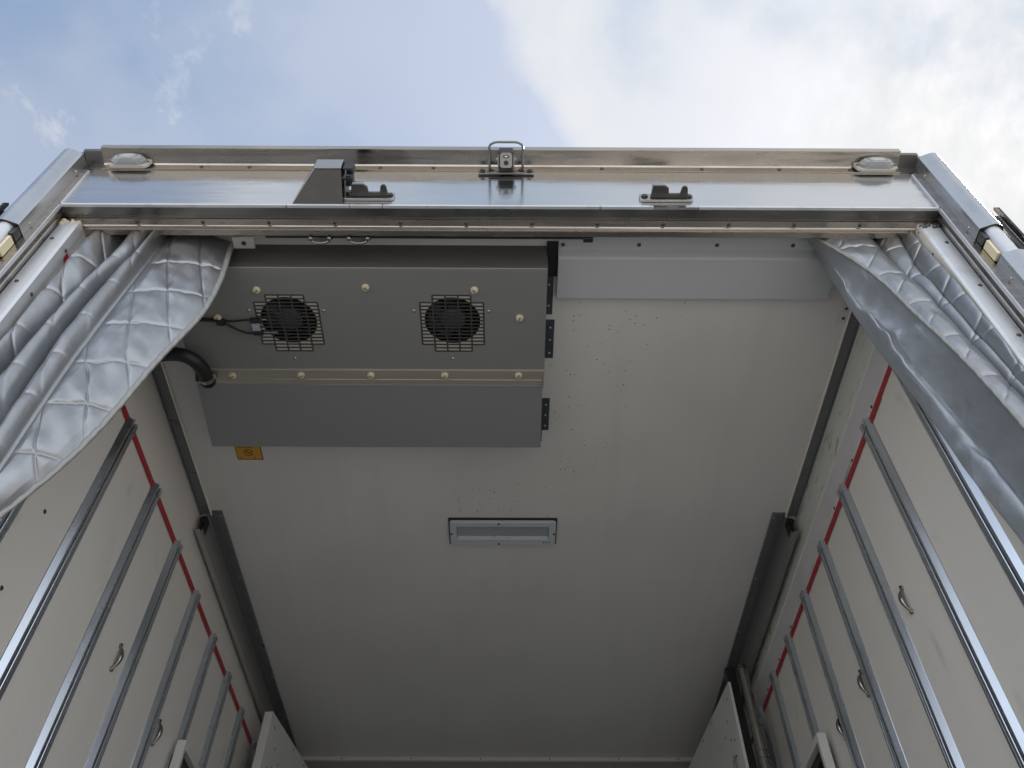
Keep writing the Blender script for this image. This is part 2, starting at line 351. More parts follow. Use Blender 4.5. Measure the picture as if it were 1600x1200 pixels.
MB().box(XL + .06, XR - .06, YB - .022, YB - .0005, ZC - .020, ZC - .0005, .002).build('front_moulding', M['cover_grey'], truck)
fm_ = MB()
for x_ in (-.8, -.45, -.1, .25, .6, .9): fm_.dome((x_, YB - .0222, ZC - .011), (0, -1, 0), .004, .002, 8, 3)
each(fm_, 'moulding_screw', M['screw_dark'], truck)
RAILY = [.385, .655, .937, 1.213, 1.487, 1.76, 2.03, 2.30, 2.575]
def side(sx):
    X = XL if sx < 0 else XR
    ins = -sx                     # direction into the room
    def bx(mb, a, b, *r, **k):    # box from depth a to b into the room
        x0, x1 = X + ins * a, X + ins * b
        return mb.box(min(x0, x1), max(x0, x1), *r, **k)
    w = bx(MB(), -.13, 0, .0415, YB - .0005, ZF, ZC - .0005).build('side_wall', M['wall'], truck)
    # joint line between the first wall sheet and the rest, and a near door sheet
    s = MB(); bx(s, .0005, .0025, .09, .527, ZF, 3.595)
    s.build('rear_wall_sheet', M['wall'], w)
    zr0 = 3.36 if sx < 0 else 3.365
    t = MB(); bx(t, .003, .0042, .068, YB - .01, zr0, zr0 + .024); t.build('red_line', M['red'], w)
    top = 3.385 if sx < 0 else 3.395
    for i, y in enumerate(RAILY):
        r = MB()
        tz = top + random.uniform(-.004, .004)
        # hat section with two raised lands and a deep slot between them
        prof = [(-.0275, 0), (-.0270, .0012), (-.0145, .0135), (-.0135, .0140), (-.0060, .0140), (-.0052, .0020), (.0015, .0020), (.0022, .0125), (.0035, .0138), (.0125, .0138), (.0131, .0122), (.0139, .0122), (.0145, .0138), (.0230, .0138), (.0245, .0125), (.0250, 0)]
        pr = [(X + ins * (h + .0008), y + a) for a, h in prof]
        r.prism(pr, 'z', ZF + .02, tz)
        # lips of the two lands stand up at the cut end
        for a0, a1 in ((-.0195, -.0065), (-.0005, .0225)):
            bx(r, .0151, .0166, y + a0 + .006, y + a1, tz - .03, tz + .004 - (0 if a0 < 0 else .006))
        r.build('lashing_rail', M['rail_metal'], w)
    hy = [(1.117, 2.883), (1.552, 2.886)] if sx < 0 else [(.849, 2.896), (1.268, 2.898), (1.528, 2.898)]
    for y, z in hy:
        h = MB()
        n = 14; pts = []
        for k in range(n + 1):
            a = k / n; zz = z + .030 - .060 * a; d = .005 + .0095 * math.sin(math.pi * a) ** .7
            pts.append((X + ins * d, y, zz))
        pts = [(X + ins * .003, y, z + .043)] + pts + [(X + ins * .003, y, z - .043)]
        wd = [.0055] + [.0035 + .005 * math.sin(math.pi * k / n) for k in range(n + 1)] + [.006]
        h.tube(pts, wd, 10)
        for s_ in (1, -1):
            h.cyl((X, y, z + s_ * .038), (X + ins * .004, y, z + s_ * .038), .0075, .0065, 14)
            h.dome((X + ins * .004, y, z + s_ * .038), (ins, 0, 0), .0035, .002)
        h.build('pull_handle', M['handle'], w, smooth=True)
    zs = [3.121, 2.895, 2.668, 2.44, 2.2] if sx < 0 else []
    h = MB()
    for z in zs: h.cyl((X + ins * .0025, .505, z), (X + ins * .0045, .505, z), .006, .005, 12)
    each(h, 'wall_screw', M['screw_dark'], w)
    # slot vent low on the wall
    yv = 1.700 if sx < 0 else 1.64
    v = empty('wall_vent', (X + ins * .016, yv + .2, 2.3), 'slotted dark vent box with pale rim low on the %s wall' % ('left' if sx < 0 else 'right'), 'vent', 'slotted vent boxes on the side walls')
    f = MB(); bx(f, .0195, .05, yv, yv + .02, 2.0, 2.94); bx(f, .0195, .05, yv + .50, yv + .52, 2.0, 2.94); bx(f, .0195, .05, yv + .02, yv + .5, 2.915, 2.94); bx(f, .0195, .05, yv + .02, yv + .5, 2.0, 2.025)
    f.build('vent_frame', M['board'], v, bevel=.002)
    f = MB(); bx(f, .0195, .030, yv + .0205, yv + .4995, 2.0255, 2.9145); f.build('vent_back', M['black'], v)
    f = MB()
    z = 2.05
    while z < 2.88:
        bx(f, .0305, .044, yv + .035, yv + .49, z, z + .012); z += .034
    for yy in (yv + .022, yv + .25, yv + .485): bx(f, .0305, .046, yy, yy + .012, 2.03, 2.91)
    f.build('vent_slats', M['dark_metal'], v)
    return w
wl = side(-1); wr = side(1)

# ceiling corner strips and partition tracks
for sx in (-1, 1):
    X = XL if sx < 0 else XR
    ins = -sx
    base = .005 if sx < 0 else .022
    s = MB()
    xa, xb = X + ins * base, X + ins * (base + .038)
    y1 = 1.30
    a, b = sorted((xa, xb))
    s.box(a, b, .10, y1, ZC - .006, ZC - .0005)
    m_ = (a + b) / 2
    s.box(a, a + .003, .10, y1, ZC - .012, ZC - .006); s.box(b - .003, b, .10, y1, ZC - .012, ZC - .006)
    for yy in (.62, .86, 1.08): s.box(a + .002, b - .002, yy, yy + .002, ZC - .0075, ZC - .006)
    s.build('ceiling_strip', M['track'], truck)
    s = MB(); e = b if sx < 0 else a
    s.box(min(e, e + ins * .004), max(e, e + ins * .004), .10, y1, ZC - .013, ZC - .0005); s.build('strip_sealant', M['wall'], truck)
    # track
    y0, y2 = 1.285, YB - .02
    xo = X + ins * (.032 if sx < 0 else .060)       # vertical leg
    xi = xo + ins * .052                            # inner flange edge
    t = MB()
    a, b = sorted((xo, xi))
    t.box(a, b, y0, y2, ZC - .0055, ZC - .0008)
    a2, b2 = sorted((xo + ins * .020, xo + ins * .026)); t.box(a2, b2, y0 + .004, y2, ZC - .012, ZC - .0058)
    a2, b2 = sorted((xi - ins * .003, xi)); t.box(a2, b2, y0, y2, ZC - .010, ZC - .0058)
    tr = t.build('partition_track', M['track'], truck)
    t = MB(); a, b = sorted((xo, xo - ins * .004)); t.box(a, b, y0 + .012, y2, ZC - .098, ZC - .006)
    a, b = sorted((xo - ins * .018, xo)); t.box(a, b, y0 - .01, y2, ZC - .101, ZC - .0985)
    a, b = sorted((xo - ins * .018, xo - ins * .0155)); t.box(a, b, y0 - .01, y2, ZC - .0985, ZC - .085)
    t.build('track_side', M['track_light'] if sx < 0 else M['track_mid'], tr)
    t = MB(); a, b = sorted((xo - ins * .014, xo + ins * .0005)); t.box(a, b, y0 + .01, y0 + .05, ZC - .08, ZC - .02)  # black block stands in for the darkness inside the track's open end
    t.cyl((xo - ins * .006, y0 - .004, ZC - .045), (xo - ins * .006, y0 + .01, ZC - .045), .011, n=14)
    t.build('track_end_dark', M['black_rubber'], tr)
    t = MB()
    for yy in np.arange(1.31, 3.1, .36): t.dome((xi - ins * .009, yy, ZC - .0056), (0, 0, -1), .0045, .003, 10, 3)
    each(t, 'track_bolt', M['bolt'], tr)

# right-hand corner cover (a folded sheet closing the upper corner)
prof = [(1.098, 3.594), (1.098, 3.470), (1.1015, 3.466), (1.117, 3.408), (1.117, 3.391), (1.1185, 3.391), (1.1185, 3.594)]
cc = MB(); cc.prism(prof[:3] + [(1.1185, 3.466), (1.1185, 3.594)], 'y', .10, YB - .01)
cover = cc.build('corner_cover', M['cover_white'], truck)
MB().prism([(1.1013, 3.4655), (1.1168, 3.408), (1.1168, 3.406), (1.1186, 3.406), (1.1186, 3.4655)], 'y', .10, YB - .01).build('cover_slope', M['cover_grey'], cover)
MB().box(1.1165, 1.119, .10, YB - .01, 3.390, 3.4055).build('cover_flange', M['cover_white'], cover)
s = MB()
for y in np.arange(.37, 3.0, .2225): s.cyl((1.1165, y, 3.397), (1.114, y, 3.397), .005, .0042, 12)
each(s, 'cover_screw', M['screw_dark'], cover)

# ------------------------------------------------------------------ rear lintel
LX0, LX1 = -1.145, 1.17
lin = MB().box(LX0, LX1, 0, .030, 3.5145, 3.7205).build('lintel', M['steel'], truck, label='mirror-bright steel lintel panel over the opening')
s = MB()
prof = [(-.0035, 3.7215), (-.0035, 3.7455), (-.0065, 3.7505), (-.047, 3.7585), (-.047, 3.7565), (-.0495, 3.7565), (-.0495, 3.776), (-.045, 3.780), (.10, 3.780), (.10, 3.7215)]
s.prism(prof, 'x', -1.115, 1.14)
s.build('rain_gutter', M['steel_trim'], lin)
s = MB()
s.prism([(-.002, 3.7215), (-.002, 3.752), (-.040, 3.757), (-.040, 3.770), (.10, 3.770), (.10, 3.7215)], 'x', -1.1660, -1.1155)
s.build('gutter_end', M['steel_dark'], lin); s = MB()
s.prism([(-.002, 3.7215), (-.002, 3.752), (-.040, 3.757), (-.040, 3.770), (.10, 3.770), (.10, 3.7215)], 'x', 1.1405, 1.1910)
s.build('gutter_end', M['steel_dark'], lin)
s = MB()
for x in (-.835, -.70, -.33, -.18, .297, .58, .80, 1.0): s.dome((x, -.0036, 3.7345), (0, -1, 0), .006, .0035, 12, 3)
each(s, 'gutter_rivet', M['screw_dark'], lin)
s = MB()
for x0, x1 in ((LX0, -.553), (-.548, -.385), (-.383, -.300), (-.297, .272), (.278, .415), (.535, LX1)): s.prism([(-.0035, 3.5085), (-.0035, 3.5165), (-.0005, 3.5185), (.004, 3.5145), (.004, 3.5085)], 'x', x0, x1)
s.build('panel_lip', M['alu'], lin)
s = MB()
s.box(LX0, LX1, .0045, .030, 3.5105, 3.514); s.box(LX0, LX1, .0305, .060, 3.53, 3.62); s.box(LX0, LX1, .030, .0345, 3.508, 3.5185)
s.build('lintel_underside', M['steel_dark'], lin)
s = MB()
s.prism([(.0355, 3.5295), (.0355, 3.503), (.052, 3.5015), (.0535, 3.4985), (.0565, 3.4975), (.0585, 3.4995), (.0605, 3.5005), (.0625, 3.4975), (.0655, 3.497), (.0675, 3.5), (.0685, 3.502), (.0835, 3.503), (.086, 3.506), (.086, ZC + .05), (.061, ZC + .05), (.061, 3.5295)], 'x', LX0 + .006, LX1 - .006)
s.build('riveted_trim', M['steel_trim'], lin)
s = MB()
for i in range(14):
    x = -1.126 + i * .1745
    s.dome((x, .044, 3.5022), (0, 0, -1), .0055, .003, 12, 3)
each(s, 'rivet', M['screw_dark'], lin)
MB().box(-.62, .235, .0865, .0925, 3.506, 3.516).box(.235, .262, .0865, .102, 3.503, 3.514, .003).build('curtain_rail', M['black'], lin)
for x in (-.473, -.370):
    s = MB()
    pts = [(x - .033, .089, 3.503), (x - .026, .094, 3.503), (x - .018, .101, 3.501), (x, .104, 3.500), (x + .018, .101, 3.501), (x + .026, .094, 3.503), (x + .033, .089, 3.503)]
    s.tube(catmull(pts, 4), .0035, 8)
    s.dome((x - .025, .090, 3.499), (0, 0, -1), .0065, .005, 12); s.dome((x + .025, .090, 3.499), (0, 0, -1), .0065, .005, 12)
    s.box(x - .018, x + .018, .088, .101, 3.501, 3.5045)
    s.build('footman_loop', M['handle'], lin, smooth=R(40))
s = MB(); s.box(-.707, -.650, .0865, .118, 3.494, 3.497, 0)
t_ = s.build('hanger_tab', M['track_light'], lin)
s = MB(); s.cyl((-.678, .102, 3.4942), (-.678, .102, 3.4925), .0065, n=16); s.build('tab_hole', M['black'], t_)

# ------------------------------------------------------------------ rear posts with jambs and hinges
def post(sx):
    c = 0.0125                                   # truck centre line
    def bx(mb, a, b, *r, **k):                   # a, b measured outward from the centre line
        x0, x1 = c + sx * a, c + sx * b
        return mb.box(min(x0, x1), max(x0, x1), *r, **k)
    def px(a): return c + sx * a
    p = MB(); bx(p, 1.1585, 1.235, .0005, .0405, ZF - .2, 3.72)
    po = p.build('rear_post', M['steel_dark'], truck)
    p = MB(); bx(p, 1.1585, 1.1785, -.0045, .0, ZF - .2, 3.715); p.build('post_strip', M['steel_trim'], po)
    p = MB(); bx(p, 1.1545, 1.158, -.0035, .006, ZF - .2, 3.71); p.build('post_lip', M['alu'], po)
    p = MB(); bx(p, 1.151, 1.158, .014, .020, ZF - .2, 3.49); p.build('door_seal_channel', M['steel_trim'], po)
    p = MB(); bx(p, 1.1788, 1.2385, -.0305, .10, 3.7525, 3.769); p.build('post_cap', M['steel_dark'], po)
    # bright angle on the end of the wall
    p = MB()
    p.prism([(px(1.157), .036), (px(1.115), .036), (px(1.1085), .040), (px(1.1085), .072), (px(1.111), .072), (px(1.1115), .0412), (px(1.157), .0412)], 'z', ZF, 3.490)
    ja = p.build('jamb_angle', M['alu'], po, bevel=.001)
    q = MB()
    for i in range(9):
        z = 3.40 - i * .2
        q.dome((px(1.143), .0358, z), (0, -1, 0), .0055, .003, 12, 3)
        q.dome((px(1.1083), .060, z - .02 - .0), (-sx, 0, 0), .0055, .003, 12, 3)
    each(q, 'jamb_screw', M['screw_dark'], ja)
    # foam and sealant squeezed out at the top of the angle
    q = MB(); rnd = random.Random(3 + sx)
    for i in range(22):
        a = rnd.random()
        q.dome((px(1.11 + .045 * a), .037 + rnd.uniform(-.002, .03) * (1 - a), 3.490 + rnd.uniform(-.012, .004)), (rnd.uniform(-.4, .4), -.8, -.6), rnd.uniform(.004, .009), rnd.uniform(.004, .008), 8, 3)
    q.build('sealant', M['foam'] if sx < 0 else M['dark_metal'], ja, smooth=True)
    # hinge covers and pins
    def cover(z0, z1):
        pr = [(1.1787, -.001), (1.1787, -.034), (1.181, -.0365), (1.205, -.047), (1.214, -.0495), (1.224, -.048), (1.232, -.043), (1.237, -.035), (1.239, -.025), (1.239, .02), (1.2355, .02), (1.2355, -.001)]
        m = MB(); m.prism([(px(a), b) for a, b in pr], 'z', z0, z1)
        o = m.build('hinge_cover', M['cover_metal'], po, smooth=R(28))
        s_ = MB()
        for z in (z1 - .07, z0 + .045): s_.dome((px(1.1785), -.012, z), (-sx, 0, 0), .0045, .003, 10, 3)
        each(s_, 'cover_screw', M['bolt'], o)
        m = MB(); m.prism([(px(a), b) for a, b in pr[1:9]] + [(px(1.226), -.02), (px(1.19), -.02)], 'z', z0 - .002, z0 - .0005); m.build('cover_end', M['black'], o)
    cover(3.345, 3.752); cover(2.85, 3.225); cover(2.35, 2.73)
    for z in (3.345, 2.85):
        m = MB(); m.cyl((px(1.212), -.022, z - .118), (px(1.212), -.022, z + .03), .0215, n=28)
        hb = m.build('hinge_barrel', M['alu'], po, smooth=R(40))
        m = MB(); m.cyl((px(1.212), -.022, z - .122), (px(1.212), -.022, z - .1185), .025, n=24)
        m.build('hinge_collar', M['dark_metal'], hb)
        m = MB(); bx(m, 1.179, 1.200, -.030, -.005, z - .034, z - .004); m.build('hinge_knuckle', M['dark_metal'], hb, bevel=.0015)
        m = MB(); bx(m, 1.180, 1.188, -.028, -.005, z - .104, z - .042); m.build('hinge_plate', M['cream_bright'], hb, bevel=.001)
    m = MB(); m.cyl((px(1.232), .02, 3.70), (px(1.245), .02, 3.70), .012, n=14); m.build('post_plug', M['black'], po)
post(-1); post(1)

# open rear doors, folded back along both sides
for sx, x0 in ((-1, -1.262), (1, 1.288)):
    d = empty('rear_door', (x0 + sx * .03, .5, ZF), 'black-edged rear door folded open outside the %s post' % ('left' if sx < 0 else 'right'), 'door', 'open rear doors')
    a, b = sorted((x0 + sx * .004, x0 + sx * .036)); MB().box(a, b, .010, 1.10, ZF - .1, 3.50).build('door_leaf', M['door'], d, bevel=.004)
    m = MB()
    for k, h in ((0, 3.53), (.033 if sx > 0 else .026, 3.53)):
        xa = x0 + sx * k; a, b = sorted((xa, xa + sx * .006))
        m.prism([(-.004, ZF - .1), (-.004, h - .015), (.004, h), (.0095, h - .004), (.0095, ZF - .1)], 'x', a, b)
    m.build('door_gasket', M['black_rubber'], d)
    if sx < 0:
        m = MB(); m.cyl((x0 - .034, -.02, 3.46), (x0 - .034, .0, 3.47), .014, n=16); m.dome((x0 - .034, -.02, 3.46), (0, -1, -.3), .014, .008); m.build('buffer_cap', M['rust'], d, smooth=True)

# ------------------------------------------------------------------ refrigeration unit
unit = empty('refrigeration_unit', (-.385, .5, ZC), 'grey ceiling-mounted refrigeration unit with two round fans behind slotted grilles', 'refrigeration unit')
UX0, UX1 = -.915, .141
U0 = .168; ZU = 3.482; YS = .522
fans = ((-.594, .358), (-.126, .357))
GW, GH = .180, .196
def plane_with_holes(mb, x0, x1, y0, y1, z, holes, th=.002):
    xs = sorted({x0, x1, *[h[0] for h in holes], *[h[1] for h in holes]}); ys = sorted({y0, y1, *[h[2] for h in holes], *[h[3] for h in holes]})
    for i in range(len(xs) - 1):
        for j in range(len(ys) - 1):
            cx, cy = (xs[i] + xs[i + 1]) / 2, (ys[j] + ys[j + 1]) / 2
            if any(h[0] < cx < h[1] and h[2] < cy < h[3] for h in holes): continue
            v = [mb.bm.verts.new(p) for p in ((xs[i], ys[j], z), (xs[i + 1], ys[j], z), (xs[i + 1], ys[j + 1], z), (xs[i], ys[j + 1], z))]
            mb.bm.faces.new(v)
holes = []
for fx, fy in fans:
    holes += [(fx - .108 * .5, fx + .108 * .5, fy - GH / 2, fy + GH / 2), (fx - GW / 2, fx + GW / 2, fy - .0735, fy + .0735)]
m = MB()
plane_with_holes(m, UX0, UX1, U0 + .014, YS, ZU, holes)
bmesh.ops.remove_doubles(m.bm, verts=m.bm.verts, dist=1e-5)
m.prism([(U0 + .014, ZU), (U0 + .004, ZU + .0005), (U0 + .002, ZU + .0025), (U0 + .002, ZC - .001)], 'x', UX0, UX1, closed=False)
for x in (UX0, UX1):
    v = [m.bm.verts.new(p) for p in ((x, U0 + .002, ZC - .001), (x, U0 + .002, ZU + .0025), (x, U0 + .004, ZU + .0005), (x, U0 + .014, ZU), (x, YS, ZU), (x, YS, ZC - .001))]
    m.bm.faces.new(v)
m.build('casing', M['unit'], unit, smooth=R(30), label='grey-brown fan panel of the unit')
MB().prism([(YS + .0005, ZC - .001), (YS + .0005, ZU - .003), (YS + .004, ZU - .0045), (.5635, ZU + .001), (.565, ZU - .001), (.569, ZU + .0015), (.586, ZU + .0035), (.586, ZC - .001)], 'x', UX0 + .004, UX1 - .004).build('seam_strip', M['unit_strip'], unit)
MB().prism([(.5865, ZC - .001), (.5865, ZU + .004), (.588, ZU + .002), (.825, ZU - .021), (.828, ZU - .019), (.828, ZC - .001)], 'x', UX0 + .002, UX1 - .003).build('drain_pan', M['unit_low'], unit, label='lower blue-grey pan of the unit')
MB().box(UX0 + .001, UX1 - .001, U0 - .001, U0 + .0016, ZU + .003, ZC - .001).build('front_plate', M['unit_front'], unit, label='dark front plate of the unit, facing the opening')
MB().box(UX1 - .0025, UX1 + .001, .545, .592, ZU - .006, ZU + .02).build('end_bracket', M['unit_strip'], unit)
for fx, fy in fans:
    # fan plate with a round throat, rotor, hub
    m = MB(); n = 48; r = .080; FC = fy - .011; zz = ZU + .0012; hx, hy = GW / 2 + .01, GH / 2 + .01
    inner = [m.bm.verts.new((fx + r * math.cos(2 * math.pi * i / n), FC + r * math.sin(2 * math.pi * i / n), zz)) for i in range(n)]
    outer = []
    for i in range(n):
        a = 2 * math.pi * i / n; cx, cy = math.cos(a), math.sin(a); k = min(hx / max(abs(cx), 1e-6), hy / max(abs(cy), 1e-6)); outer.append(m.bm.verts.new((fx + cx * k, fy + cy * k, zz)))
    up = [m.bm.verts.new((v.co.x, v.co.y, zz + .05)) for v in inner]
    for i in range(n):
        j = (i + 1) % n; m.bm.faces.new((inner[i], inner[j], outer[j], outer[i])); m.bm.faces.new((up[i], up[j], inner[j], inner[i]))
    m.bm.faces.new(up)
    for f in m.bm.faces: f.material_index = 0 if abs(f.calc_center_median().z - zz) < 1e-4 else 1
    fan = m.build('fan', [M['fan_plate'], M['black']], unit, label='%s round black fan' % ('left' if fx < -.3 else 'right'))
    m = MB()
    m.cyl((fx, FC, zz + .045), (fx, FC, zz + .006), .039, .037, 32); m.cyl((fx, FC, zz + .006), (fx, FC, zz + .002), .037, .031, 32)
    m.box(fx - .014, fx + .014, FC - .009, FC + .009, zz + .0008, zz + .0018)
    m.build('fan_hub', M['navy'], fan, smooth=R(35))
    m = MB()
    for k in range(7):
        a0 = 2 * math.pi * k / 7; vs = []
        for t in range(6):
            rr = .036 + (.077 - .036) * t / 5; sw = .30 * t / 5
            for s_, dz in ((-.26, .012), (.26, .034)):
                a = a0 + sw + s_ * (1 + .25 * t / 5); vs.append(m.bm.verts.new((fx + rr * math.cos(a), FC + rr * math.sin(a), zz + dz)))
        for t in range(5): m.bm.faces.new((vs[2 * t], vs[2 * t + 1], vs[2 * t + 3], vs[2 * t + 2]))
    bl = m.build('fan_blades', M['black'], fan)
    sd_ = bl.modifiers.new('s', 'SOLIDIFY'); sd_.thickness = .002
    # grille: five columns of slots, the outer columns shorter
    m = MB(); cw = .036
    for k in range(6):
        x = fx - GW / 2 + cw * k
        y0, y1 = (fy - .0735, fy + .0735) if k in (0, 5) else (fy - GH / 2, fy + GH / 2)
        m.box(x - .0022, x + .0022, y0, y1, ZU - .0006, ZU + .0009)
    nrow = 16; dy = GH / nrow
    for j in range(nrow + 1):
        y = fy - GH / 2 + dy * j
        full = fy - .076 < y < fy + .076
        w = GW / 2 if full else .054
        m.box(fx - w, fx + w, y - .0023, y + .0023, ZU - .0003, ZU + .0007)
    m.build('grille', M['grille'], fan)
    m = MB()
    for x, y in ((fx - .108, fy - .045), (fx + .104, fy - .045), (fx - .004, fy + .126)): m.dome((x, y, ZU - .0002), (0, 0, -1), .0048, .003, 10, 3)
    each(m, 'grille_rivet', M['bolt'], fan)
for x, y in ((-.667, .243), (-.363, .233), (-.061, .240), (.066, .333), (-.796, .337), (-.795, .547), (-.589, .545), (-.379, .544), (-.157, .543), (.065, .542)):
    z = ZU if y < .5 else ZU - .0025
    m = MB(); m.cyl((x, y, z - .0002), (x, y, z - .006), .0112, .0105, 20); m.dome((x, y, z - .006), (0, 0, -1), .0105, .003, 20, 3)
    k = m.build('knob_bolt', M['cream'], unit, smooth=R(50))
    a = random.uniform(0, 3); m = MB(); m.box(-.006, .006, -.0009, .0009, 0, .0012); q = m.build('screw_slot', M['screw_dark'], k)
    for v in q.data.vertices:
        c_, s_ = math.cos(a), math.sin(a); v.co = Vector((x + v.co.x * c_ - v.co.y * s_, y + v.co.x * s_ + v.co.y * c_, z - .0098 + v.co.z))
for y0, y1, x1 in ((.19, .402, .1655), (.422, .568, .174), (.735, .875, .170)):
    m = MB(); x0 = UX1 + .0008
    m.box(x0, x1, y0, y1, ZC - .004, ZC - .0006); m.box(x0, x0 + .003, y0, y1, ZC - .06, ZC - .0042)
    b = m.build('mounting_bracket', M['navy'], unit, bevel=.001)
    m = MB()
    for t in ((.5, .85) if y0 < .3 else (.2, .52, .86)): m.dome((x1 - .013, y0 + (y1 - y0) * t, ZC - .0041), (0, 0, -1), .0045, .003, 10, 3)
    each(m, 'bracket_bolt', M['bolt'], b)
MB().box(.1422, .1745, .150, .262, ZC - .012, ZC - .0045).build('black_slab', M['black_rubber'], unit)  # plain black slab between the unit and the deflector
# drain hose
hp = catmull([(-1.20, .50, 3.40), (-1.10, .485, 3.435), (-1.03, .465, 3.447), (-.97, .447, 3.45), (-.915, .449, 3.45), (-.882, .475, 3.452), (-.868, .515, 3.456), (-.866, .556, 3.46)], 8)
hose = MB().tube(hp, .0205, 20).build('drain_hose', M['black_rubber'], unit, smooth=R(50), label='black rubber hose curving down from the unit')
m = MB(); d = (Vector(hp[-1]) - Vector(hp[-3])).normalized(); e = Vector(hp[-1])
m.cyl(e - d * .018, e - d * .006, .0222, n=24); m.box(e.x + .018, e.x + .03, e.y - .03, e.y - .012, e.z - .004, e.z + .006)
m.build('hose_clamp', M['bolt'], hose, smooth=R(40))
m = MB(); m.cyl(e, e + d * .010, .023, .020, 20); m.prism([(-.912, .57), (-.862, .57), (-.862, .52), (-.9, .52)], 'z', ZU - .006, ZU - .0005); m.build('hose_elbow', M['black'], hose)
# fan cable with its clip and connector
m = MB()
m.tube(catmull([(-1.05, .33, 3.476), (-.92, .338, 3.476), (-.84, .341, 3.476), (-.79, .344, 3.476)], 6), .0055, 10)
m.tube(catmull([(-.785, .345, 3.477), (-.75, .346, 3.475), (-.72, .342, 3.475), (-.695, .342, 3.475)], 6), .0028, 8)
m.tube(catmull([(-.785, .347, 3.477), (-.755, .368, 3.474), (-.72, .386, 3.474), (-.69, .386, 3.475)], 6), .0035, 8)
m.box(-.80, -.776, .340, .358, 3.468, 3.4815, .002)
cab = m.build('fan_cable', M['black_rubber'], unit, smooth=R(40))
m = MB(); m.box(-.703, -.672, .336, .349, 3.468, 3.481, .002); m.box(-.700, -.672, .378, .392, 3.468, 3.481, .002); m.build('cable_plug', M['black'], cab)
m = MB(); m.box(-.700, -.676, .350, .377, 3.470, 3.480, .001); m.box(-.678, -.656, .3385, .342, 3.4765, 3.4795); m.box(-.672, -.630, .384, .3875, 3.4765, 3.4795); m.build('cable_clip', M['rail_metal'], cab)

# ------------------------------------------------------------------ air deflector
dfl = empty('air_deflector', (.57, .24, ZC), 'pale grey folded sheet cover screwed to the ceiling beside the refrigeration unit', 'cover panel')
MB().prism([(.118, ZC - .001), (.118, ZC - .004), (.176, ZC - .004), (.190, ZC - .022), (.196, ZC - .026), (.329, ZC - .026), (.3315, ZC - .023), (.3315, ZC - .001)], 'x', .175, .972).build('folded_sheet', M['deflector'], dfl, bevel=.001)
m = MB()
for x in (.188, .403, .624, .839): m.dome((x, .161, ZC - .0042), (0, 0, -1), .006, .004, 12, 3)
each(m, 'sheet_screw', M['screw_dark'], dfl)
m = MB(); m.box(1.028, 1.064, .33, .432, ZC - .005, ZC - .0006)
sb = tag(m.build('bracket_plate', M['cover_grey']), 'small grey bracket plate on the ceiling beside the right curtain', 'bracket')
m = MB(); m.cyl((1.045, .375, ZC - .0052), (1.045, .375, ZC - .007), .005, n=12); m.cyl((1.045, .41, ZC - .0052), (1.045, .41, ZC - .007), .005, n=12); each(m, 'plate_screw', M['screw_dark'], sb)

# ------------------------------------------------------------------ ceiling lamp
lamp = empty('ceiling_lamp', (.015, 1.393, ZC), 'long recessed white lamp with grey lens set in the ceiling', 'ceiling lamp')
MB().box(-.187, .217, 1.320, 1.463, ZC - .006, ZC - .0006).build('gasket', M['black_rubber'], lamp)
m = MB(); fz0, fz1 = ZC - .017, ZC - .0066
ox = (-.182, .213, 1.327, 1.458); ix = (-.158, .189, 1.352, 1.424)
def rr(x0, x1, y0, y1, r, z, n=5):
    out = []
    for cx, cy, a0 in ((x1 - r, y1 - r, 0), (x0 + r, y1 - r, 90), (x0 + r, y0 + r, 180), (x1 - r, y0 + r, 270)):
        for k in range(n + 1): a = R(a0 + 90 * k / n); out.append((cx + r * math.cos(a), cy + r * math.sin(a), z))
    return out
rings = [rr(*ox, .010, fz1), rr(*ox, .010, fz0 + .002), rr(ox[0] + .002, ox[1] - .002, ox[2] + .002, ox[3] - .002, .009, fz0), rr(*ix, .006, fz0), rr(ix[0] + .001, ix[1] - .001, ix[2] + .001, ix[3] - .001, .006, fz0 + .001)]
vr = [[m.bm.verts.new(p) for p in r_] for r_ in rings]
for a, b in zip(vr, vr[1:]):
    for i in range(len(a)): j = (i + 1) % len(a); m.bm.faces.new((a[i], a[j], b[j], b[i]))
m.bm.faces.new(vr[0])
fr = m.build('lamp_frame', M['lamp_white'], lamp, smooth=R(30))
m = MB(); rg = [rr(ix[0] + .001, ix[1] - .001, ix[2] + .001, ix[3] - .001, .006, fz0 + .001), rr(ix[0] + .004, ix[1] - .004, ix[2] + .003, ix[3] - .009, .005, fz0 + .0095)]
vr = [[m.bm.verts.new(p) for p in r_] for r_ in rg]
for i in range(len(vr[0])): j = (i + 1) % len(vr[0]); m.bm.faces.new((vr[0][i], vr[0][j], vr[1][j], vr[1][i]))
m.bm.faces.new(vr[1]); m.box(.115, .165, 1.375, 1.40, fz0 + .0085, fz0 + .0092)
m.build('lamp_lens', M['lamp_lens'], lamp)
m = MB()
for x, y in ((.0, 1.336), (.0, 1.4485), (-.176, 1.392), (.207, 1.392)): m.cyl((x, y, fz0 - .0002), (x, y, fz0 - .002), .0045, n=12)
each(m, 'lamp_screw', M['screw_dark'], lamp)
m = MB(); m.box(.172, .195, 1.440, 1.4415, fz0 - .0006, fz0 - .0002); m.cyl((.168, 1.4405, fz0 - .0002), (.168, 1.4405, fz0 - .0006), .003, n=12); m.build('lamp_mark', M['screw_dark'], fr)

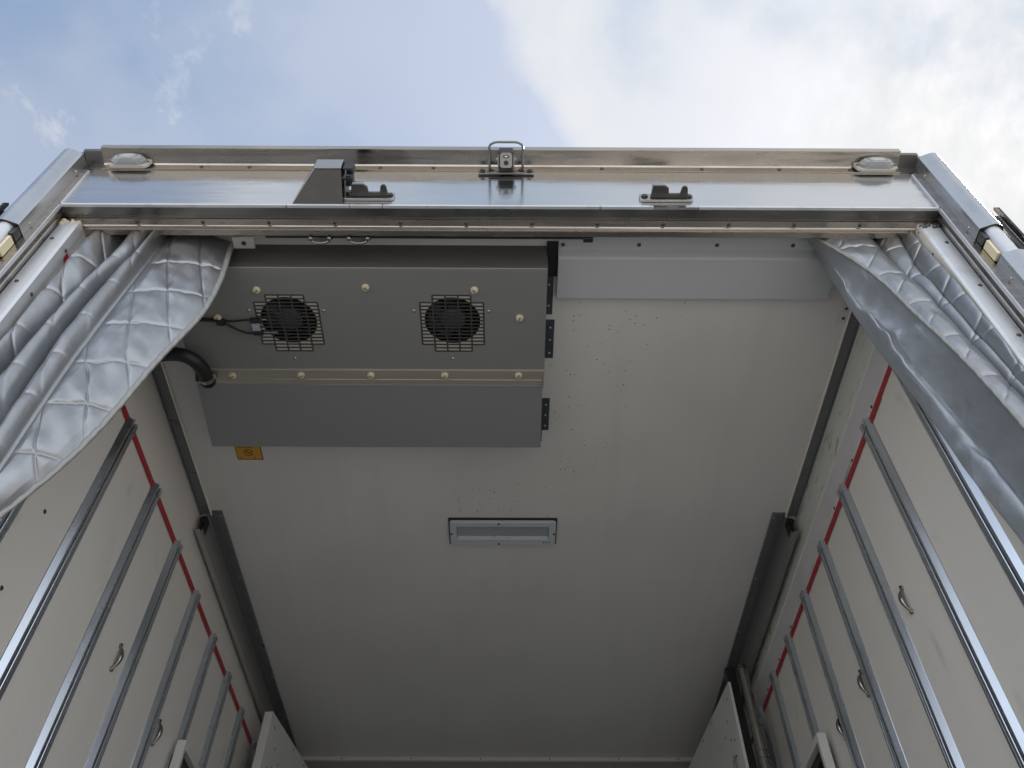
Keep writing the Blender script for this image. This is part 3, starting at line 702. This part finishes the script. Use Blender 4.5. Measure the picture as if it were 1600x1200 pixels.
# ------------------------------------------------------------------ warning sticker
st = MB().box(-.905, -.815, .885, 1.023, ZC - .0012, ZC - .0004).build('warning_sticker', M['yellow'])
tag(st, 'small yellow warning sticker with a crossed circle, on the ceiling at the unit edge', 'sticker')
m = MB(); z0, z1 = ZC - .0019, ZC - .0014
def ring(mb, cx, cy, r0, r1, n=28):
    A = [mb.bm.verts.new((cx + r0 * math.cos(2 * math.pi * i / n), cy + r0 * math.sin(2 * math.pi * i / n), z0)) for i in range(n)]
    B = [mb.bm.verts.new((cx + r1 * math.cos(2 * math.pi * i / n), cy + r1 * math.sin(2 * math.pi * i / n), z0)) for i in range(n)]
    for i in range(n): j = (i + 1) % n; mb.bm.faces.new((A[i], A[j], B[j], B[i]))
ring(m, -.862, .987, .0125, .0155)
def bar(mb, x0, y0, x1, y1, w):
    d = Vector((x1 - x0, y1 - y0, 0)); n = Vector((-d.y, d.x, 0)).normalized() * w / 2; a, b = Vector((x0, y0, z0)), Vector((x1, y1, z0))
    mb.bm.faces.new([mb.bm.verts.new(v) for v in (a - n, b - n, b + n, a + n)])
bar(m, -.872, .977, -.852, .997, .0028); bar(m, -.868, .990, -.857, .984, .003); bar(m, -.866, .982, -.858, .992, .0025)
for a in ((-.903, .887, -.903, 1.021), (-.817, .887, -.817, 1.021), (-.903, 1.0205, -.817, 1.0205)): bar(m, *a, .0025)
for x, w in ((-.893, .006), (-.884, .004), (-.876, .006), (-.867, .005), (-.858, .007), (-.848, .005)): bar(m, x, .962, x + w, .962, .004)
for x, w in ((-.893, .005), (-.862, .003), (-.847, .006)): bar(m, x, 1.013, x + w, 1.013, .005)
m.build('sticker_print', M['ink'], st)

# ------------------------------------------------------------------ marker lamps on the lintel
def marker(x, lab):
    e = empty('marker_lamp', (x, -.004, 3.73), lab, 'marker lamp', 'marker lamps on the lintel')
    m = MB(); m.prism([(x - .056, 3.722), (x - .060, 3.748), (x - .048, 3.757), (x + .048, 3.757), (x + .060, 3.748), (x + .056, 3.722), (x + .046, 3.712), (x - .046, 3.712)], 'y', -.018, -.0085)
    m.build('lamp_base', M['lens_base'], e, bevel=.0015)
    m = MB(); n = 26; rows = 20; prev = None
    for j in range(rows + 1):
        t = math.pi / 2 * j / rows; d = .021 * math.sin(t); ring_ = []
        for i in range(n):
            a = 2 * math.pi * i / n; ca, sa = math.cos(a), math.sin(a)
            rx = .047 * (abs(ca) ** .7) * (1 if ca > 0 else -1) * (math.cos(t) ** .6 if j < rows else .02)
            rz = .0185 * (abs(sa) ** .8) * (1 if sa > 0 else -1) * (math.cos(t) ** .35 if j < rows else .02)
            rb = 1 + (.035 if j % 2 else -.035) * (0 < j < rows)
            rx *= rb; rz *= rb
            ring_.append(m.bm.verts.new((x + rx, -.0185 - d, 3.734 + rz)))
        if prev:
            for i in range(n): k = (i + 1) % n; m.bm.faces.new((prev[i], prev[k], ring_[k], ring_[i]))
        prev = ring_
    m.bm.faces.new(prev)
    m.build('lamp_lens', M['glass'], e)
    m = MB()
    for k in range(6):
        yy = -.0200 - .0032 * k; w = .036 - .0035 * k
        m.box(x - w, x + w, yy - .0009, yy + .0009, 3.7145 + .0004 * k * k * .3, 3.730)
    m.build('lens_ribs', M['lamp_white'], e)
    m = MB()
    for s_ in (-1, 1): m.dome((x + s_ * .053, -.0182, 3.735), (0, -1, 0), .004, .003, 10, 3)
    each(m, 'lamp_screw', M['screw_dark'], e)
marker(-1.035, 'clear ribbed marker lamp near the left end of the lintel')
marker(1.070, 'clear ribbed marker lamp near the right end of the lintel')

# ------------------------------------------------------------------ door keepers on the lintel
def keeper(lab):
    e = empty('latch_keeper', (.454, 0, 3.56), lab, 'door latch bracket', 'door latch brackets on the lintel')
    m = MB(); m.prism([(.383, 3.548), (.389, 3.5405), (.520, 3.5405), (.526, 3.548), (.526, 3.570), (.520, 3.5765), (.389, 3.5765), (.383, 3.570)], 'y', -.0075, -.0006)
    m.build('base_plate', M['hood'], e, bevel=.001)
    m = MB()
    # forked plate standing out from the panel
    m.prism([(.411, -.008), (.416, -.043), (.447, -.043), (.457, -.036), (.459, -.020), (.489, -.020), (.492, -.037), (.497, -.0415), (.503, -.0415), (.507, -.036), (.511, -.008)], 'z', 3.551, 3.558)
    fk = m.build('fork', M['dark_metal'], e, bevel=.001)
    m = MB(); m.prism([(-.008, 3.5585), (-.036, 3.5585), (-.041, 3.562), (-.041, 3.571), (-.036, 3.576), (-.008, 3.576)], 'x', .4155, .4445); m.build('striker_block', M['hood'], fk, bevel=.001)
    for x in (.396, .514):
        m = MB(); m.cyl((x, -.0078, 3.5585), (x, -.013, 3.5585), .0075, n=6); m.cyl((x, -.0076, 3.5585), (x, -.009, 3.5585), .0095, n=16); m.build('bolt', M['screw_dark'], e)
    return e
k1 = keeper('dark steel forked latch bracket, bolted alone on the right half of the lintel')
k2 = copy_tree(k1, (-.797, 0, 0)); k2['label'] = 'dark steel forked latch bracket beside the sloping steel hood, left half of the lintel'

# ------------------------------------------------------------------ switch hood
hd = empty('switch_hood', (-.46, 0, 3.56), 'folded steel hood with sloping dark underside over a black switch, left half of the lintel', 'hood')
m = MB()
F = lambda *p: m.bm.faces.new([m.bm.verts.new(q) for q in p])
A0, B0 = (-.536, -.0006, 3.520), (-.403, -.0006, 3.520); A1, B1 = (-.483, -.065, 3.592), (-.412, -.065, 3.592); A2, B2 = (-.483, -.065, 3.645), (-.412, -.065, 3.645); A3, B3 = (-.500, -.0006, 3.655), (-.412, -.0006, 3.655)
F(A0, B0, B1, A1); q_ = m.build('hood_underside', M['hood_shade'], hd); so = q_.modifiers.new('s', 'SOLIDIFY'); so.thickness = .003; so.offset = 0  # underside of the same hood, its shade carried by the darker colour
m = MB(); F(A1, B1, B2, A2); F(A2, B2, B3, A3); F(A0, A1, A2, A3)
bmesh.ops.remove_doubles(m.bm, verts=m.bm.verts, dist=1e-5); bmesh.ops.translate(m.bm, verts=m.bm.verts, vec=(0, -.0022, .0012))
o = m.build('hood_sheet', M['hood'], hd); so = o.modifiers.new('s', 'SOLIDIFY'); so.thickness = .003; so.offset = 0
m = MB(); m.box(-.411, -.381, -.066, -.040, 3.600, 3.640, .006); m.box(-.411, -.380, -.050, -.024, 3.575, 3.605, .004); m.build('switch_block', M['black'], hd)
m = MB(); m.prism([(-.004, 3.545), (-.050, 3.58), (-.060, 3.60), (-.052, 3.612), (-.004, 3.612)], 'x', -.402, -.399); m.box(-.399, -.384, -.055, -.030, 3.578, 3.582); m.cyl((-.399, -.045, 3.592), (-.392, -.045, 3.592), .006, n=10)
m.cyl((-.399, -.018, 3.56), (-.385, -.018, 3.56), .005, n=10); m.cyl((-.380, -.03, 3.578), (-.362, -.03, 3.578), .0075, n=14); m.build('switch_bracket', M['dark_metal'], hd)

# ------------------------------------------------------------------ rear-view camera with guard hoop
rc = empty('rear_camera', (.024, -.005, 3.72), 'small black rear-view camera with grey face inside a bent rod guard, middle of the lintel', 'camera')
cx = .026
m = MB(); m.box(cx - .078, cx + .078, -.0075, -.0038, 3.7085, 3.728); m.box(cx - .048, cx + .048, -.012, -.0078, 3.704, 3.722); m.build('mount_plate', M['steel_dark'], rc, bevel=.0015)
m = MB()
for x in (-.066, .066, -.040, .040): m.cyl((cx + x, -.0078, 3.718), (cx + x, -.0145, 3.718), .0068, n=6)
each(m, 'mount_bolt', M['screw_dark'], rc)
m = MB(); zc_ = 3.716
pts = [(cx - .046, -.008, zc_), (cx - .046, -.04, zc_), (cx - .046, -.082, zc_), (cx - .043, -.089, zc_), (cx - .034, -.094, zc_), (cx - .024, -.096, zc_), (cx, -.096, zc_), (cx + .024, -.096, zc_), (cx + .034, -.094, zc_), (cx + .043, -.089, zc_), (cx + .046, -.082, zc_), (cx + .046, -.04, zc_), (cx + .046, -.008, zc_)]
m.tube(pts, .0034, 10); m.build('guard_hoop', M['hoop'], rc, smooth=True)
m = MB(); m.prism([(-.012, 3.704), (-.026, 3.696), (-.048, 3.704), (-.0655, 3.722), (-.066, 3.748), (-.055, 3.756), (-.012, 3.756)], 'x', cx - .020, cx + .020)
bd = m.build('camera_housing', M['black'], rc, bevel=.003)
# face plate on the sloping underside
a, b = Vector((cx, -.0285, 3.6945)), Vector((cx, -.0650, 3.7195)); d = (b - a).normalized(); nrm = Vector((0, d.z, -d.y)); nrm = nrm if nrm.z < 0 else -nrm
def face_pt(u, v, h): return a + Vector((u, 0, 0)) + d * v + nrm * h
def slab(mb, poly, h0, h1):
    A = [mb.bm.verts.new(face_pt(u, v, h0)) for u, v in poly]; B = [mb.bm.verts.new(face_pt(u, v, h1)) for u, v in poly]; n = len(poly)
    for i in range(n): j = (i + 1) % n; mb.bm.faces.new((A[i], A[j], B[j], B[i]))
    mb.bm.faces.new(B); mb.bm.faces.new(A[::-1])
m = MB(); slab(m, [(-.0165, .006), (-.012, .001), (.012, .001), (.0165, .006), (.0165, .036), (.012, .042), (-.012, .042), (-.0165, .036)], .003, .007)
fp = m.build('face_plate', M['grey_face'], bd)
m = MB(); slab(m, [(.0065 * math.cos(2 * math.pi * i / 20), .014 + .0065 * math.sin(2 * math.pi * i / 20)) for i in range(20)], .0072, .0085)
slab(m, [(.0085 * math.cos(2 * math.pi * i / 20), .031 + .0045 * math.sin(2 * math.pi * i / 20)) for i in range(20)], .0072, .0078)
m.build('camera_lens', M['black_rubber'], bd)
m = MB(); slab(m, [(.0045 * math.cos(2 * math.pi * i / 16), .031 + .0022 * math.sin(2 * math.pi * i / 16)) for i in range(16)], .008, .0086); m.build('camera_light', M['alu'], bd)
m = MB()
for s_ in (-1, 1):
    x0, x1 = sorted((cx + s_ * .0205, cx + s_ * .0235)); m.prism([(-.010, 3.708), (-.030, 3.703), (-.052, 3.718), (-.052, 3.732), (-.010, 3.742)], 'x', x0, x1); m.cyl((cx + s_ * .0235, -.042, 3.722), (cx + s_ * .028, -.042, 3.722), .005, n=10)
m.build('side_ear', M['steel_dark'], rc)

for o_ in rc.children: o_.matrix_parent_inverse = Matrix.Translation(-rc.location - Vector((0, 0, .014)))

# ------------------------------------------------------------------ partition boards and pole at the far end
def board(p0, p1, th, side_, lab):
    p0, p1 = Vector((*p0, 0)), Vector((*p1, 0)); d = (p1 - p0).normalized(); n = Vector((d.y, -d.x, 0)) * side_
    e = empty('partition_board', (p0.x, p0.y, ZF), lab, 'partition board', 'folded thermal partition boards')
    m = MB(); pr = [p0, p1, p1 + n * th, p0 + n * th]; m.prism([(q.x, q.y) for q in pr], 'z', ZF + .02, 3.42); m.build('board_panel', M['board'], e, bevel=.002)
    m = MB(); ins = -n
    for s_, z in ((.05, 3.37), (.10, 3.30), (.10, 3.22), (.16, 3.26), (.06, 3.20), (.11, 3.16), (.30, 3.40), (.45, 3.40), (.05, 3.0)):
        q = p0 + d * s_; m.dome((q.x, q.y, z), ins, .007, .004, 12, 3)
    each(m, 'board_bolt', M['bolt'], e)
    q = p0 + d * .07
    m = MB(); m.tube(catmull([q + Vector((0, 0, 3.06)) + ins * .004, q + Vector((0, 0, 3.08)) + ins * .016, q + Vector((0, 0, 3.12)) + ins * .016, q + Vector((0, 0, 3.14)) + ins * .004], 5), .005, 8); m.build('board_handle', M['steel_trim'], e, smooth=True)
board((-.979, 2.371), (-.895, 2.93), .037, -1, 'white board with bolts, folded at the far end of the left wall')
board((.950, 2.128), (.884, 2.92), .012, 1, 'white board with bolts and a handle, folded at the far end of the right wall')
m = MB(); m.box(.958, .998, 2.150, 2.185, ZF + .01, 3.50); bb = tag(m.build('rubber_post', M['black_rubber']), 'black rubber post strip between the right board and the polished pole', 'post')
pl = empty('support_pole', (1.012, 2.09, ZF), 'polished steel pole with collars at the far end of the right wall', 'pole')
m = MB(); m.cyl((1.012, 2.09, ZF), (1.012, 2.09, 3.20), .0215, n=24); m.cyl((1.012, 2.09, 3.20), (1.012, 2.09, 3.45), .0195, .017, n=24); m.build('pole_tube', M['pole'], pl, smooth=R(40))
m = MB()
for z in (3.10, 3.20, 3.07): m.cyl((1.012, 2.09, z), (1.012, 2.09, z + .006), .0235, n=24)
m.cyl((1.012, 2.09, 3.4505), (1.012, 2.09, 3.475), .020, .013, n=20); each(m, 'pole_collar', M['steel_dark'], pl)

# ------------------------------------------------------------------ quilted curtains
def vnoise(x, y, seed):
    """smooth value noise on arrays"""
    rs = np.random.RandomState(seed); G = rs.rand(64, 64)
    xi, yi = np.floor(x).astype(int), np.floor(y).astype(int); xf, yf = x - xi, y - yi
    xf = xf * xf * (3 - 2 * xf); yf = yf * yf * (3 - 2 * yf)
    g_ = lambda a, b: G[a % 64, b % 64]
    return (g_(xi, yi) * (1 - xf) + g_(xi + 1, yi) * xf) * (1 - yf) + (g_(xi, yi + 1) * (1 - xf) + g_(xi + 1, yi + 1) * xf) * yf - .5
def curve_at(tab, z):
    tab = sorted(tab); zs = np.array([t[0] for t in tab]); out = []
    for k in (1, 2):
        v = np.array([t[k] for t in tab]); r_ = np.interp(z, zs, v)
        n_ = min(3, len(zs)); sl_ = (v[n_ - 1] - v[0]) / (zs[n_ - 1] - zs[0]) if k == 1 else 0
        r_ = np.where(z < zs[0], v[0] + sl_ * (z - zs[0]) * .8, r_); out.append(r_)
    # light smoothing along the height
    ker = np.hanning(83)[1:-1]; ker /= ker.sum()
    return [np.convolve(np.pad(o, 40, mode='reflect', reflect_type='odd'), ker, 'valid') for o in out]
def curtain(name, curves, segs, ztop, zbot, nz, root, quilt_dirs, node, xlim, seed):
    """curves: fold lines {z,x,y}; segs: per interval (columns, bulge toward the viewer, quilt amplitude, material, sharpness)"""
    z = np.linspace(ztop, zbot, nz)
    C_ = [curve_at(c_, z) for c_ in curves]
    cols_x, cols_y, cols_q, cols_m, cols_t = [], [], [], [], []
    for i, (n, bulge, qa, mi, pw, sk) in enumerate(segs):
        x0, y0 = C_[i]; x1, y1 = C_[i + 1]
        for k in range(n + (1 if i == len(segs) - 1 else 0)):
            t = k / n
            s = math.sin(math.pi * t ** sk) ** pw if 0 < t < 1 else 0
            cols_x.append(x0 + (x1 - x0) * t); cols_y.append(y0 + (y1 - y0) * t - bulge * s * (1 + 0 * z)); cols_q.append(qa * min(1, 6 * t, 6 * (1 - t)) if 0 < t < 1 else 0); cols_m.append(mi); cols_t.append(min(1, 5 * t, 5 * (1 - t)) if i == len(segs) - 2 else min(1, 3 * t, 3 * (1 - t)))
    X = np.array(cols_x).T; Y = np.array(cols_y).T; Z = np.repeat(z[:, None], X.shape[1], 1); Q = np.array(cols_q)[None, :]
    X = np.clip(X, *xlim)
    # quilting: cushions between two families of seams
    (ax, az_), (bx_, bz) = quilt_dirs; det = ax * bz - az_ * bx_
    wob = .012 * vnoise(X * 7 + 5, Z * 7, seed + 9)
    dx, dz = X - node[0] + wob, Z - node[1] + wob
    I = (dx * bz - dz * bx_) / det; J = (ax * dz - az_ * dx) / det
    SI, SJ = np.abs(np.sin(math.pi * I)), np.abs(np.sin(math.pi * J))
    h = (np.minimum(SI, SJ)) ** .55 * .6 + np.minimum(1, np.minimum(SI, SJ) * 7) * .4
    pk = .006 * vnoise(X * 60, Z * 22, seed) * (1.2 - h) + .010 * vnoise(X * 16, Z * 9, seed + 1) + .006 * vnoise(X * 34 + Z * 20, Z * 12 - X * 20, seed + 2)
    Y = Y - Q * (.0070 * h + .9 * pk)
    # lining: soft crumples only
    W_ = X + .35 * (Z - 3)
    big = .034 * vnoise(W_ * 16, Z * 5.5 + X * 9, seed + 4) + .020 * vnoise(W_ * 34 + Z * 8, Z * 15, seed + 5) + .007 * vnoise(X * 50, Z * 30, seed + 6)
    Y = Y - (1 - np.clip(Q, 0, 1)) * big * (Q < .01) * np.array([t_ if m_ == 1 else 0 for m_, t_ in zip(cols_m, cols_t)])[None, :]
    nr, nc = X.shape
    V = np.stack([X, Y, Z], -1).reshape(-1, 3)
    me = bpy.data.meshes.new(name); faces = []; mi_ = []
    for r_ in range(nr - 1):
        for c_ in range(nc - 1):
            a = r_ * nc + c_; faces.append((a, a + 1, a + nc + 1, a + nc)); mi_.append(cols_m[c_])
    me.from_pydata(V.tolist(), [], faces); me.materials.append(M['quilt']); me.materials.append(M['lining'])
    me.polygons.foreach_set('material_index', mi_); me.polygons.foreach_set('use_smooth', [True] * len(faces)); me.update()
    o = bpy.data.objects.new(name, me); col.objects.link(o); o.parent = root; o.matrix_parent_inverse = Matrix.Translation(-root.location)
    s_ = o.modifiers.new('thick', 'SOLIDIFY'); s_.thickness = .003; s_.offset = -1 if False else 1
    return X, Y, Z
def hem(P3, w, m, name, root, off, stitch=True, out=(0, -1, 0)):
    """a padded binding following an edge"""
    mb = MB(); n = len(P3); prof = [(-w, 0), (-w * .7, .0045), (0, .006), (w * .7, .0045), (w, 0), (0, -.002)]
    prev = None; outv = Vector(out).normalized()
    for i in range(0, n):
        p = Vector(P3[i]); d = (Vector(P3[min(i + 1, n - 1)]) - Vector(P3[max(i - 1, 0)])).normalized(); s = d.cross(outv).normalized()
        pk = 1 + .22 * math.sin(i * 1.9) + .12 * math.sin(i * .83)
        r_ = [mb.bm.verts.new(p + s * (a + off) + outv * (b * pk + .002)) for a, b in prof]
        if prev:
            for k in range(len(r_)): j = (k + 1) % len(r_); mb.bm.faces.new((prev[k], prev[j], r_[j], r_[k]))
        prev = r_
    return mb.build(name, m, root, smooth=True)

LA = [(3.437, -1.086, 0.1), (3.298, -1.092, 0.1), (3.008, -1.094, 0.1)]
LB = [(3.556, -1.004, 0.14), (3.331, -1.008, 0.14), (3.13, -1.04, 0.14), (2.996, -1.054, 0.14), (2.896, -1.068, 0.14)]
LC = [(3.456, -0.926, 0.12), (3.3, -0.975, 0.12), (3.078, -0.997, 0.12), (2.909, -0.997, 0.12), (2.738, -0.987, 0.12)]
LD = [(3.506, -0.9, 0.11), (3.344, -0.903, 0.1), (3.199, -0.905, 0.09), (2.973, -0.915, 0.085), (2.847, -0.914, 0.08), (2.724, -0.915, 0.08), (2.615, -0.915, 0.08)]
LE = [(3.518, -0.731, 0.14), (3.394, -0.713, 0.14), (3.204, -0.708, 0.13), (2.989, -0.76, 0.12), (2.837, -0.785, 0.12), (2.702, -0.819, 0.12), (2.612, -0.856, 0.12), (2.543, -0.896, 0.12)]
RA = [(3.51, 1.112, 0.09), (3.246, 1.105, 0.055), (3.077, 1.107, 0.05), (2.897, 1.106, 0.055)]
RB = [(3.541, 1.092, 0.11), (3.345, 1.070, 0.1), (3.181, 1.076, 0.09), (3.039, 1.086, 0.085), (2.885, 1.098, 0.08)]
RC = [(3.544, 1.031, 0.11), (3.391, 1.025, 0.1), (3.214, 1.054, 0.09), (3.015, 1.070, 0.085), (2.859, 1.088, 0.08)]
RD = [(3.532, 0.858, 0.1), (3.431, 0.918, 0.09), (3.283, 0.966, 0.08), (3.112, 0.987, 0.07), (3.036, 0.999, 0.06), (2.892, 1.023, 0.055), (2.717, 1.04, 0.05)]
RF = [(3.53, .888, .14), (3.3, .925, .155), (3.05, .962, .16), (2.85, 1.008, .165), (2.7, 1.028, .165), (2.55, 1.045, .165)]
RE = [(3.548, 0.891, 0.16), (3.401, 0.907, 0.17), (3.254, 0.923, 0.18), (3.089, 0.947, 0.19), (2.994, 0.969, 0.2), (2.833, 0.99, 0.2), (2.755, 0.989, 0.2), (2.614, 1.013, 0.2), (2.555, 1.023, 0.2)]

cl_ = empty('insulated_curtain', (-.93, .12, ZF), 'silver quilted curtain with stitched hem bunched at the left side of the opening', 'curtain', 'silver quilted curtains')
Xa, Ya, Za = curtain('quilt', [LA, LB, LC, LD, LE], [(50, .050, 1, 0, .7, .8), (30, .060, .45, 0, .6, 1), (30, .045, .55, 0, .7, 1.5), (150, .012, 1, 0, .8, 1)], 3.56, 1.6, 620, cl_, ((.043, -.136), (.080, .014)), (-.846, 3.105), (-1.096, -.6), 5)
hem([(Xa[i, -1], Ya[i, -1], Za[i, -1]) for i in range(0, 620, 3)], .008, M['stitch'], 'hem', cl_, 0)
cr_ = empty('insulated_curtain', (.98, .10, ZF), 'silver quilted curtain turned to show its dark smooth lining, right side of opening', 'curtain', 'silver quilted curtains')
Xb, Yb, Zb = curtain('quilt', [RA, RB, RC, RD, RF, RE], [(50, .026, .9, 0, .6, .6), (34, .026, .7, 0, .6, .6), (90, .020, .75, 0, .7, .8), (90, -.014, 0, 1, 1, .8), (44, .016, 0, 1, 1, 1)], 3.56, 1.6, 620, cr_, ((-.090, -.140), (.108, -.004)), (1.03, 3.30), (.8, 1.114), 12)
hi = 50 + 34 + 90
hem([(Xb[i, hi], Yb[i, hi], Zb[i, hi]) for i in range(0, 620, 3)], .007, M['stitch'], 'hem', cr_, 0)
